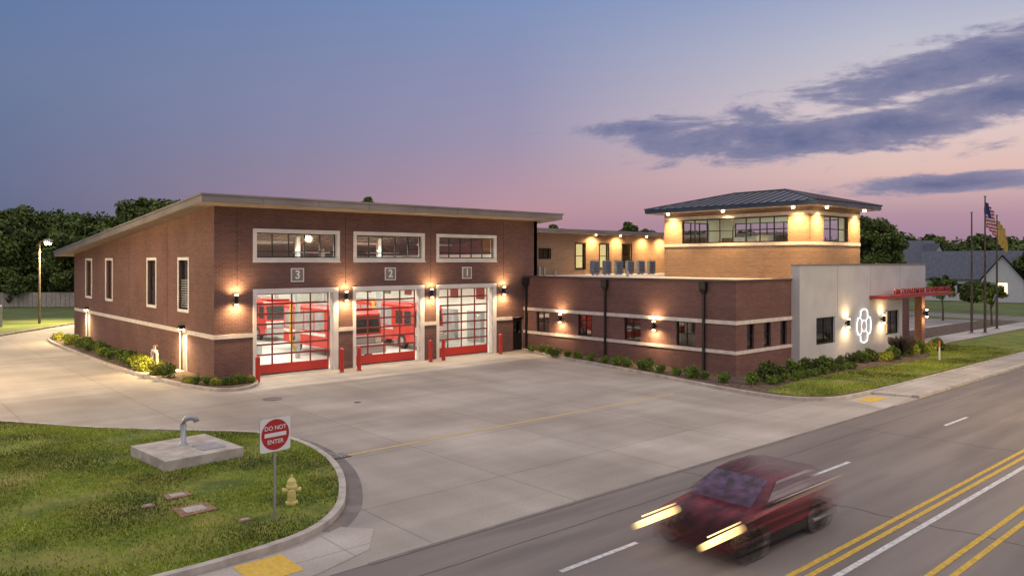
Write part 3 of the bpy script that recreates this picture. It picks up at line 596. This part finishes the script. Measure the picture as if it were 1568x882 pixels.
for i in range(len(pl)-1):
    a,b=Vector(pl[i]),Vector(pl[i+1]); n=int((b-a).length/.6)
    for k in range(n):
        p=a+(b-a)*k/n;q=a+(b-a)*(k+.93)/n; h=1.9; d=(b-a).normalized(); nn=(-d.y*.04,d.x*.04)
        g.hexa([(p.x,p.y,0),(q.x,q.y,0),(q.x+nn[0],q.y+nn[1],0),(p.x+nn[0],p.y+nn[1],0),(p.x,p.y,h),(q.x,q.y,h),(q.x+nn[0],q.y+nn[1],h),(p.x+nn[0],p.y+nn[1],h)],'wood')
g.obj('fence')
th=rad(41.3); ct,st=math.cos(th),math.sin(th)
def at(az_off,d):   # ground-plan position at a bearing (deg from the view axis) and depth from the viewpoint
    a=th+rad(az_off); d/=math.cos(rad(az_off)); return (-13.83+d*math.sin(a),-38.17+d*math.cos(a))
def house(x,y,w,d,hw,hr,rot):
    Hs=empty('house',(x,y,0)); Hs.rotation_euler[2]=rot
    g=MB(); g.box(-w/2,w/2,-d/2,d/2,0,hw,'siding')
    g.hexa([(-w/2-.5,-d/2-.5,hw),(w/2+.5,-d/2-.5,hw),(w/2+.5,d/2+.5,hw),(-w/2-.5,d/2+.5,hw),(-w/2-.5,-.1,hw+hr),(w/2+.5,-.1,hw+hr),(w/2+.5,.1,hw+hr),(-w/2-.5,.1,hw+hr)],'shingle')
    gx=w*.28; gw=w*.2
    g.box(gx-gw,gx+gw,-d/2-1.5,-d/2,0,hw,'siding'); g.poly([(gx-gw,-d/2-1.5,hw),(gx+gw,-d/2-1.5,hw),(gx,-d/2-1.5,hw+hr*.8)],'siding')
    g.poly([(gx-gw-.4,-d/2-2,hw-.2),(gx,-d/2-2,hw+hr*.85),(gx,0,hw+hr*.85),(gx-gw-.4,-d/2+.6,hw-.2)],'shingle'); g.poly([(gx+gw+.4,-d/2-2,hw-.2),(gx,-d/2-2,hw+hr*.85),(gx,0,hw+hr*.85),(gx+gw+.4,-d/2+.6,hw-.2)],'shingle')
    for k in (-.35,-.12): g.box(w*k-.5,w*k+.5,-d/2-.03,-d/2-.001,1.2,2.6,'dark')
    g.box(gx-.6,gx+.6,-d/2-1.53,-d/2-1.501,1.2,2.8,'winlit'); g.obj('body',Hs)
hx_,hy_=at(31.2,118); house(hx_,hy_,13,9,3.3,4.3,rad(-72))
hx_,hy_=at(27.4,140); house(hx_,hy_,9,9,5.4,4.4,rad(-40))
# ------------------------------------------------------------------ vegetation
def leaves(centers,radii,n,size,flatz=.75):
    c=np.repeat(centers,n,0); r=np.repeat(radii,n)
    d=rng.normal(size=(len(c),3)); d/=np.linalg.norm(d,axis=1)[:,None]
    rr=r*rng.uniform(.25,1.12,len(c))**.6; p=c+d*rr[:,None]*np.array([1,1,flatz])
    a=rng.normal(size=(len(c),3))+d*.6; a/=np.linalg.norm(a,axis=1)[:,None]
    b=np.cross(a,rng.normal(size=(len(c),3))); b/=np.linalg.norm(b,axis=1)[:,None]; t=np.cross(a,b)
    s=(size*rng.uniform(.6,1.35,len(c)))[:,None]
    return np.stack([p-b*s,p-t*s*.55,p+b*s,p+t*s*.55],1).reshape(-1,3)
def quadmesh(name,v,mat,parent=None):
    n=len(v)//4; me=bpy.data.meshes.new(name); me.vertices.add(len(v)); me.vertices.foreach_set('co',v.astype(np.float32).ravel())
    me.loops.add(n*4); me.loops.foreach_set('vertex_index',np.arange(n*4,dtype=np.int32)); me.polygons.add(n); me.polygons.foreach_set('loop_start',np.arange(n,dtype=np.int32)*4)
    me.materials.append(M[mat]); me.update(calc_edges=True); o=bpy.data.objects.new(name,me); COL.objects.link(o)
    if parent: o.parent=parent
    return o
def crown(x,y,h,r,ch,nc):
    k=rng.normal(size=(nc,3)); k/=np.linalg.norm(k,axis=1)[:,None]; q=rng.uniform(.3,1,nc)[:,None]**.5
    c=k*q*np.array([r*.8,r*.8,ch*.42])*rng.uniform(.8,1.1); c[:,2]+=h-ch*.5; c[:,0]+=x;c[:,1]+=y
    return c,r*rng.uniform(.18,.40,nc)
def tree(name,x,y,h,r,ch,nc=26,nl=260,size=.22,mat='leaf',tr=.22):
    T=empty(name,(x,y,0)); c,rr=crown(0,0,h,r,ch,nc)
    quadmesh('foliage',leaves(c,rr,nl,size),mat,T)
    g=MB(); top=h-ch*.45; g.tube([(0,0,-.1),(.05*r,.03,(h-ch)*.6+.2),(.0,.06*r,h-ch+.3),(.05,0,top)],[tr*1.4,tr,tr*.8,tr*.3],'bark',8)
    for i in range(0,nc,2):
        p=Vector(c[i]); z0=(h-ch)+.2+random.random()*ch*.25; m=Vector((p.x*.45,p.y*.45,(z0+p.z)*.5+.1)); g.tube([(0,0,z0),m,p],[tr*.45,tr*.28,tr*.1],'bark',5,False)
    g.obj('trunk',T)
def mass(name,specs,nl=130,size=.5,nc=18):
    C=[];Rr=[]
    for (x,y,h,r) in specs:
        c,rr=crown(x,y,h,r,h*.95,nc); C.append(c);Rr.append(rr*1.15)
    quadmesh(name,leaves(np.concatenate(C),np.concatenate(Rr),nl,size,.85),'leaf')
sp=[]
for i in range(54):
    b=-37+i*.42+random.uniform(-.3,.3); d=random.uniform(104,135); hh=random.uniform(11.5,17.0)*d/118
    x,y=at(b,d); sp.append((x,y,hh,random.uniform(3.0,5.6)))
mass('distant_trees',sp,210,.33,28)
sp=[]
for i in range(46):
    b=-38+i*.5; x,y=at(b,random.uniform(100,106)); sp.append((x,y,random.uniform(3.5,7),random.uniform(2,3.2)))
mass('hedgerow',sp,160,.28,11)
sp=[]
for i in range(80):
    b=10+i*.36+random.uniform(-.3,.3); d=random.uniform(165,230); x,y=at(b,d); sp.append((x,y,random.uniform(9,14.0),random.uniform(5,8)))
mass('distant_trees',sp,130,.6)
sp=[]
for i in range(60):
    b=-50+i*1.1; d=random.uniform(240,320); x,y=at(b,d); sp.append((x,y,random.uniform(8,13),random.uniform(6,9)))
mass('distant_trees',sp,60,1.1)
for b,d,h,r in ((-26.0,115,16.4,4.8),(-24.0,117,15.0,4),(-10.4,142,19.4,3.6),(3.1,130,13.8,3),(8.8,150,14.8,3.2),(10.2,160,14.3,3)):
    x,y=at(b,d); tree('tree',x,y,h,r,h*.6,30,300,.30)
for b,d,h,r in ((25.6,92,13.2,3.2),(26.6,97,10,2.6),(34.6,110,9.5,3.4),(29.2,150,11.5,4)):
    x,y=at(b,d); tree('tree',x,y,h,r,h*.8,34,400,.22)
tree('tree',69.8,-9.1,5.0,1.4,3.2,20,130,.12,'leafs',.08); tree('tree',65.9,-14.6,4.6,1.2,3.2,20,130,.12,'leafs',.08)
tree('tree',88,-6,4.0,1.8,3.6,20,150,.15,'leaf',.1); tree('tree',98,-15,4.6,2.2,4,24,150,.18,'leaf',.1)
def shrubmesh(mat,r,h,nl,size,seed):
    c=np.array([[random.uniform(-r,r)*.6,random.uniform(-r,r)*.6,h*random.uniform(.25,.75)] for _ in range(11)]); v=leaves(c,np.full(11,r*.48),nl,size,1.1); v[:,2]=np.maximum(v[:,2],0)
    o=quadmesh('shrub',v,mat); me=o.data; bpy.data.objects.remove(o); return me
SH=[shrubmesh('leafs',.42,.6,130,.045,i) for i in range(4)]; SY=[shrubmesh('leafy',.45,.5,130,.05,i) for i in range(3)]; SD=[shrubmesh('leaf',.45,.65,130,.05,i) for i in range(3)]
def shrub(x,y,ms,s=1.,z=.1,name='shrub'):
    o=bpy.data.objects.new(name,random.choice(ms)); o.location=(x,y,z); s*=random.uniform(.75,1.2); o.scale=(s,s,s*random.uniform(.85,1.15)); o.rotation_euler[2]=random.uniform(0,6.3); COL.objects.link(o)
for i in range(17): shrub(19.95-.10*i+random.uniform(-.15,.15)+ (0.15 if i<3 else 0),-1.7-i*.96+random.uniform(-.2,.2),SH,.85)
for i in range(11): shrub(19.0+i*1.3,-18.3+random.uniform(-.15,.15),SD if i%3 else SH,1.1)
for i in range(9): shrub(19.3+i*1.0+.4,-19.05+random.uniform(-.12,.12),SH,.7)
for i in range(9): shrub(31.5+i*1.1,-18.6+random.uniform(-.4,.3),SY if i%2 else SH,1.15)
for i in range(19): shrub(-1.5+random.uniform(-.2,.2),2.6+i*1.4,SY if i in(1,2,9,14,15,18) else SH,.95)
for i in range(12): shrub(-.7+random.uniform(-.2,.2),7+i*1.7,SH,.8)
for i in range(10): shrub(-1.3+i*.26+random.uniform(-.1,.1),-.2-1.9*math.sin(min(1,i/5)*1.5)*.9,SY if i%3==0 else SH,.65)
for p in ((-1.2,6.3),(-1.4,6.9),(-1.6,5.9),(-1.5,7.6)): shrub(*p,SY,1.2)
n=260; V=[]
for i in range(n):
    a=random.uniform(0,6.28); l=random.uniform(.7,1.15); tilt=random.uniform(.1,.9); w=.03
    dx,dy=math.cos(a)*tilt,math.sin(a)*tilt; px,py=-dy*w/max(tilt,.1),dx*w/max(tilt,.1)
    V+=[(px,py,0),(-px,-py,0),(dx*l*.6-px,dy*l*.6-py,l*.75),(dx*l,dy*l,l*(1-.3*tilt))]
for p,s in (((35.6,-18.6,.1),1.3),):
    o=quadmesh('ornamental_grass',np.array(V,float),'bark'); o.location=p; o.scale=(s*.8,s*.8,s)
def inpoly(P,poly):
    x,y=P[:,0],P[:,1]; r=np.zeros(len(P),bool); n=len(poly)
    for i in range(n):
        x1,y1=poly[i];x2,y2=poly[(i+1)%n]
        if y1==y2: continue
        r^=((y1>y)!=(y2>y))&(x<(x2-x1)*(y-y1)/(y2-y1)+x1)
    return r
def blades(poly,bb,n,h,w):
    P=np.stack([rng.uniform(bb[0],bb[1],n),rng.uniform(bb[2],bb[3],n)],1); P=P[inpoly(P,poly)]
    dens=np.sin(P[:,0]*1.3+np.sin(P[:,1]*.9)*2)+np.sin(P[:,1]*1.7+P[:,0]*.4)+rng.normal(size=len(P))*.9
    P=P[dens>-.7]; n=len(P)
    a=rng.uniform(0,6.28,n); hh=h*rng.uniform(.5,1.3,n); l=rng.normal(size=(n,2))*.4*hh[:,None]; z=np.full(n,.12)
    d=np.stack([np.cos(a)*w,np.sin(a)*w],1)
    b0=np.column_stack([P-d,z]);b1=np.column_stack([P+d,z]);t1=np.column_stack([P+d*.3+l,z+hh]);t0=np.column_stack([P-d*.3+l,z+hh])
    return np.stack([b0,b1,t1,t0],1).reshape(-1,3)
v=np.concatenate([blades(isl_s,(-13,-2.7,-23,-2),120000,.05,.012),blades(lawn2,(17.5,45,-22.7,-18),40000,.05,.02)])
quadmesh('grass_blades',v,'blade')
# ------------------------------------------------------------------ moving car (long exposure smear)
def carmat(name,body,x0,x1,x2,x3,amax=1.,stripe=None,rough=.35,ztop=None):
    m,t,b=nt(name); N=t.nodes;L=t.links
    tc=N.new('ShaderNodeTexCoord'); sp_=N.new('ShaderNodeSeparateXYZ'); L.new(tc.outputs['Object'],sp_.inputs[0])
    def ss_(o_,lo,hi,a,c):
        mr=N.new('ShaderNodeMapRange'); mr.interpolation_type='SMOOTHSTEP'; mr.inputs[1].default_value=lo; mr.inputs[2].default_value=hi; mr.inputs[3].default_value=a; mr.inputs[4].default_value=c; L.new(o_,mr.inputs[0]); return mr.outputs[0]
    def mul(a,c):
        mu=N.new('ShaderNodeMath'); mu.operation='MULTIPLY'; L.new(a,mu.inputs[0]); L.new(c,mu.inputs[1]); return mu.outputs[0]
    al=mul(ss_(sp_.outputs[0],x0,x1,0,amax),ss_(sp_.outputs[0],x2,x3,1,0))
    if ztop: al=mul(al,ss_(sp_.outputs[2],ztop[0],ztop[1],1,ztop[2]))
    n=N.new('ShaderNodeTexNoise'); mp=N.new('ShaderNodeMapping'); mp.inputs['Scale'].default_value=(.12,3,8); L.new(tc.outputs['Object'],mp.inputs[0]); L.new(mp.outputs[0],n.inputs['Vector']); n.inputs['Scale'].default_value=1.6; n.inputs['Detail'].default_value=5
    r=N.new('ShaderNodeValToRGB'); r.color_ramp.elements[0].position=.36; r.color_ramp.elements[1].position=.66; r.color_ramp.elements[0].color=(*[q*.35 for q in body],1); r.color_ramp.elements[1].color=(*(stripe or body),1); L.new(n.outputs['Fac'],r.inputs[0])
    L.new(r.outputs[0],b.inputs['Base Color']); b.inputs['Roughness'].default_value=rough; L.new(al,b.inputs['Alpha']); return m
CAR=empty('moving_car',(-1.0,-29.0,0))
cb=carmat('car_body_smear',(.16,.010,.022),-.5,1.5,2.7,4.95,.88,(.30,.028,.05),.5)
cr=carmat('car_roof_smear',(.10,.012,.03),.7,2.2,2.8,4.4,.72,(.20,.03,.06),.5,(1.0,1.45,.55))
cg=carmat('car_glass_smear',(.03,.012,.05),.3,1.8,2.7,4.3,.8,(.12,.06,.15),.3)
cl=carmat('side_glass_glint_smear',(.14,.10,.13),.8,1.9,2.8,4.4,.7,(.48,.42,.42),.4)
cs=carmat('sill_smear',(.02,.018,.018),-.3,1.2,3.0,4.7,.7,(.05,.04,.04),.6)
cw=carmat('wheel_smear',(.05,.045,.045),-.3,1.3,3.0,4.6,.5,(.26,.23,.20))
def loft(mb,prof,w,k,taper=0,z0=0,inset=.07):
    cxm=sum(p[0] for p in prof)/len(prof); czm=sum(p[1] for p in prof)/len(prof); rows=[]
    zmax=max(p[1] for p in prof)
    for s_,ins in ((-1,inset),(-.95,.015),(-.8,0),(.8,0),(.95,.015),(1,inset)):
        row=[]
        for x,z in prof:
            x2=x+(cxm-x)/abs(cxm-x+1e-6)*ins*.8; z2=z+(czm-z)/abs(czm-z+1e-6)*ins
            ww=w*(1-taper*max(0,(z-z0)/(zmax-z0))); row.append((x2,s_*ww,z2))
        i=len(mb.v); mb.v+=row; rows.append(i)
    n=len(prof)
    for a in range(5):
        for b in range(n): mb.f.append((rows[a]+b,rows[a]+(b+1)%n,rows[a+1]+(b+1)%n,rows[a+1]+b)); mb.mi.append(mb.m(k))
    for a in (0,5): mb.f.append(tuple(rows[a]+b for b in range(n))); mb.mi.append(mb.m(k))
g=MB(); loft(g,[(-.45,.32),(-.5,.55),(-.4,.72),(.3,.84),(1.2,.92),(2.5,.96),(4.3,.98),(4.75,.92),(4.85,.6),(4.75,.32)],.93,cb); g.box(.0,4.4,-.935,.935,.2,.42,cs); g.obj('body',CAR)
g=MB(); loft(g,[(.95,.93),(1.95,1.38),(2.4,1.44),(3.3,1.43),(3.8,1.34),(4.5,.97)],.86,cr,.2,.9,.04)
def gp(pts): g.poly(pts,cg)
gp([(1.02,-.74,.985),(1.02,.74,.985),(1.88,.64,1.375),(1.88,-.64,1.375)])
for s_ in (-1,1): g.poly([(1.5,s_*.842,1.0),(2.05,s_*.745,1.34),(3.3,s_*.745,1.35),(3.75,s_*.775,1.27),(4.1,s_*.842,1.0)],cl)
gp([(4.42,-.74,1.03),(4.42,.74,1.03),(3.86,.66,1.335),(3.86,-.66,1.335)])
g.obj('cabin',CAR)
g=MB()
for yy in (-.95,.75):
    for xx in (.85,3.6):
        for k_ in (-.26,.0,.26): g.tube([(xx+k_,yy,.33),(xx+k_,yy+.2,.33)],.33,cw,18)
        g.tube([(xx-.4,yy+(.21 if yy>0 else -.01),.3),(xx+.4,yy+(.21 if yy>0 else -.01),.3)],.04,cl,6)  # pale bars paint the streaked highlights across the wheels
g.obj('wheels',CAR)
hl=carmat('headlight_trail',(1,.8,.4),-.85,-.25,.25,.8,.95); b_=hl.node_tree.nodes['Principled BSDF']; b_.inputs['Emission Color'].default_value=(1,.66,.24,1); b_.inputs['Emission Strength'].default_value=2.4
g=MB()
for yy in (-.78,.8):
    g.tube([(-.82,yy,.62),(.72,yy,.66)],[.065,.08],hl,10); g.tube([(-.5,yy+.02,.76),(.65,yy+.02,.79)],[.012,.016],hl,6)
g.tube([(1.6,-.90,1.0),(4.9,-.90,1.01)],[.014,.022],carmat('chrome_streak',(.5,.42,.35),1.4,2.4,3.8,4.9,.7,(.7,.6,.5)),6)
g.obj('headlight_trails',CAR)
# ------------------------------------------------------------------ sky
W=bpy.data.worlds.new('World'); S.world=W; W.use_nodes=True; t=W.node_tree; N=t.nodes; L=t.links; N.clear()
def math_(op,a,b=None,c=None,clamp=False):
    n=N.new('ShaderNodeMath'); n.operation=op; n.use_clamp=clamp
    for i,q in enumerate((a,b,c)):
        if q is None: continue
        if isinstance(q,(int,float)): n.inputs[i].default_value=q
        else: L.new(q,n.inputs[i])
    return n.outputs[0]
tc=N.new('ShaderNodeTexCoord'); sp_=N.new('ShaderNodeSeparateXYZ'); L.new(tc.outputs['Generated'],sp_.inputs[0]); X,Y,Z=sp_.outputs
el=math_('MULTIPLY',math_('ARCSINE',Z),57.2958)
az=math_('MULTIPLY',math_('ARCTAN2',X,Y),57.2958)
def srgb(c): return tuple(((v/255)/12.92 if v/255<=.04045 else ((v/255+.055)/1.055)**2.4) for v in c)+(1,)
def ramp(st_):
    r=N.new('ShaderNodeValToRGB'); e=r.color_ramp.elements
    f=math_('DIVIDE',el,60.,None,True); L.new(f,r.inputs[0])
    while len(e)<len(st_): e.new(.5)
    for i,(p,c) in enumerate(st_): e[i].position=p/60; e[i].color=srgb(c) if max(c)>2 else (*c,1)
    return r.outputs[0]
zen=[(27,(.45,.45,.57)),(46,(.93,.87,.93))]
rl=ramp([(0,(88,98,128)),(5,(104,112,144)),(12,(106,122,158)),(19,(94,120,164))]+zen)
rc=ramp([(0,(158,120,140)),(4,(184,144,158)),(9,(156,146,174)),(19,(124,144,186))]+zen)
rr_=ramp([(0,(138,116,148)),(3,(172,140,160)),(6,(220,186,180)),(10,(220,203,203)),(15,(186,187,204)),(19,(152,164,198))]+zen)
hl_=math_('SQRT',math_('ADD',math_('MULTIPLY',X,X),math_('ADD',math_('MULTIPLY',Y,Y),1e-6)))
s_=math_('DIVIDE',math_('ADD',math_('MULTIPLY',X,ct),math_('MULTIPLY',Y,-st)),hl_)
f=math_('DIVIDE',s_,.558)
def mix(fa,a,b):
    m=N.new('ShaderNodeMixRGB')
    for i,q in enumerate((fa,a,b)):
        if isinstance(q,(int,float)): m.inputs[i].default_value=q
        elif isinstance(q,tuple): m.inputs[i].default_value=q
        else: L.new(q,m.inputs[i])
    return m.outputs[0]
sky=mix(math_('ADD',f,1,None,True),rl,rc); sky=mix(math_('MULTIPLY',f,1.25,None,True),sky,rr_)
mp=N.new('ShaderNodeMapping'); mp.inputs['Scale'].default_value=(9,9,32); mp.inputs['Location'].default_value=(.3,.1,.0); L.new(tc.outputs['Generated'],mp.inputs[0])
nz=N.new('ShaderNodeTexNoise'); nz.inputs['Scale'].default_value=1.0; nz.inputs['Detail'].default_value=10; nz.inputs['Roughness'].default_value=.66; nz.inputs['Distortion'].default_value=.3; L.new(mp.outputs[0],nz.inputs['Vector'])
def ell(ca,ce,ha,he,slope):
    da=math_('SUBTRACT',az,ca); de=math_('SUBTRACT',math_('SUBTRACT',el,ce),math_('MULTIPLY',da,slope))
    a=math_('DIVIDE',da,ha); b=math_('DIVIDE',de,he); return math_('SUBTRACT',1,math_('SQRT',math_('ADD',math_('MULTIPLY',a,a),math_('MULTIPLY',b,b))))
mk=ell(60.5,8.8,15,2.1,-.03)
for q in ((71,12.4,13,2.0,.15),(75,10.2,9,1.9,.03),(52,9.8,7,1.0,.0),(71,5.0,10,.8,.02),(67,9.0,9,1.6,0)): mk=math_('MAXIMUM',mk,ell(*q))
den=math_('ADD',mk,math_('MULTIPLY',math_('SUBTRACT',nz.outputs['Fac'],.47),2.6))
mr=N.new('ShaderNodeMapRange'); mr.interpolation_type='SMOOTHSTEP'; mr.inputs[1].default_value=.05; mr.inputs[2].default_value=.55; mr.inputs[4].default_value=.93; L.new(den,mr.inputs[0])
cm=math_('MULTIPLY',mr.outputs[0],math_('GREATER_THAN',mk,-.6))
sky=mix(cm,sky,mix(math_('MULTIPLY',den,.8,None,True),srgb((146,142,170)),srgb((78,94,140))))
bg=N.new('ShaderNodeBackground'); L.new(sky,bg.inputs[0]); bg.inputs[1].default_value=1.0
ns=N.new('ShaderNodeTexSky'); ns.sky_type='NISHITA'; ns.sun_disc=False; ns.sun_elevation=rad(1.5); ns.sun_rotation=rad(95)
bg2=N.new('ShaderNodeBackground'); L.new(ns.outputs[0],bg2.inputs[0]); bg2.inputs[1].default_value=.006
ad=N.new('ShaderNodeAddShader'); L.new(bg.outputs[0],ad.inputs[0]); L.new(bg2.outputs[0],ad.inputs[1]); o=N.new('ShaderNodeOutputWorld'); L.new(ad.outputs[0],o.inputs[0])
sl=bpy.data.lights.new('sun','SUN'); sl.energy=.42; sl.angle=rad(35); sl.color=(1,.87,.80); so=bpy.data.objects.new('sun',sl); COL.objects.link(so); so.rotation_euler=(rad(50),0,rad(-60))
# ------------------------------------------------------------------ camera
cam=bpy.data.cameras.new('camera'); co=bpy.data.objects.new('camera',cam); COL.objects.link(co)
co.location=(-13.83,-38.17,6.0); co.rotation_euler=(rad(90),0,-th)
cam.sensor_width=36; cam.lens=1165/1568*36; cam.shift_y=-41/1568; cam.clip_end=3000; cam.clip_start=.1
S.camera=co
S.view_settings.view_transform='Standard'; S.view_settings.look='None'; S.view_settings.exposure=0
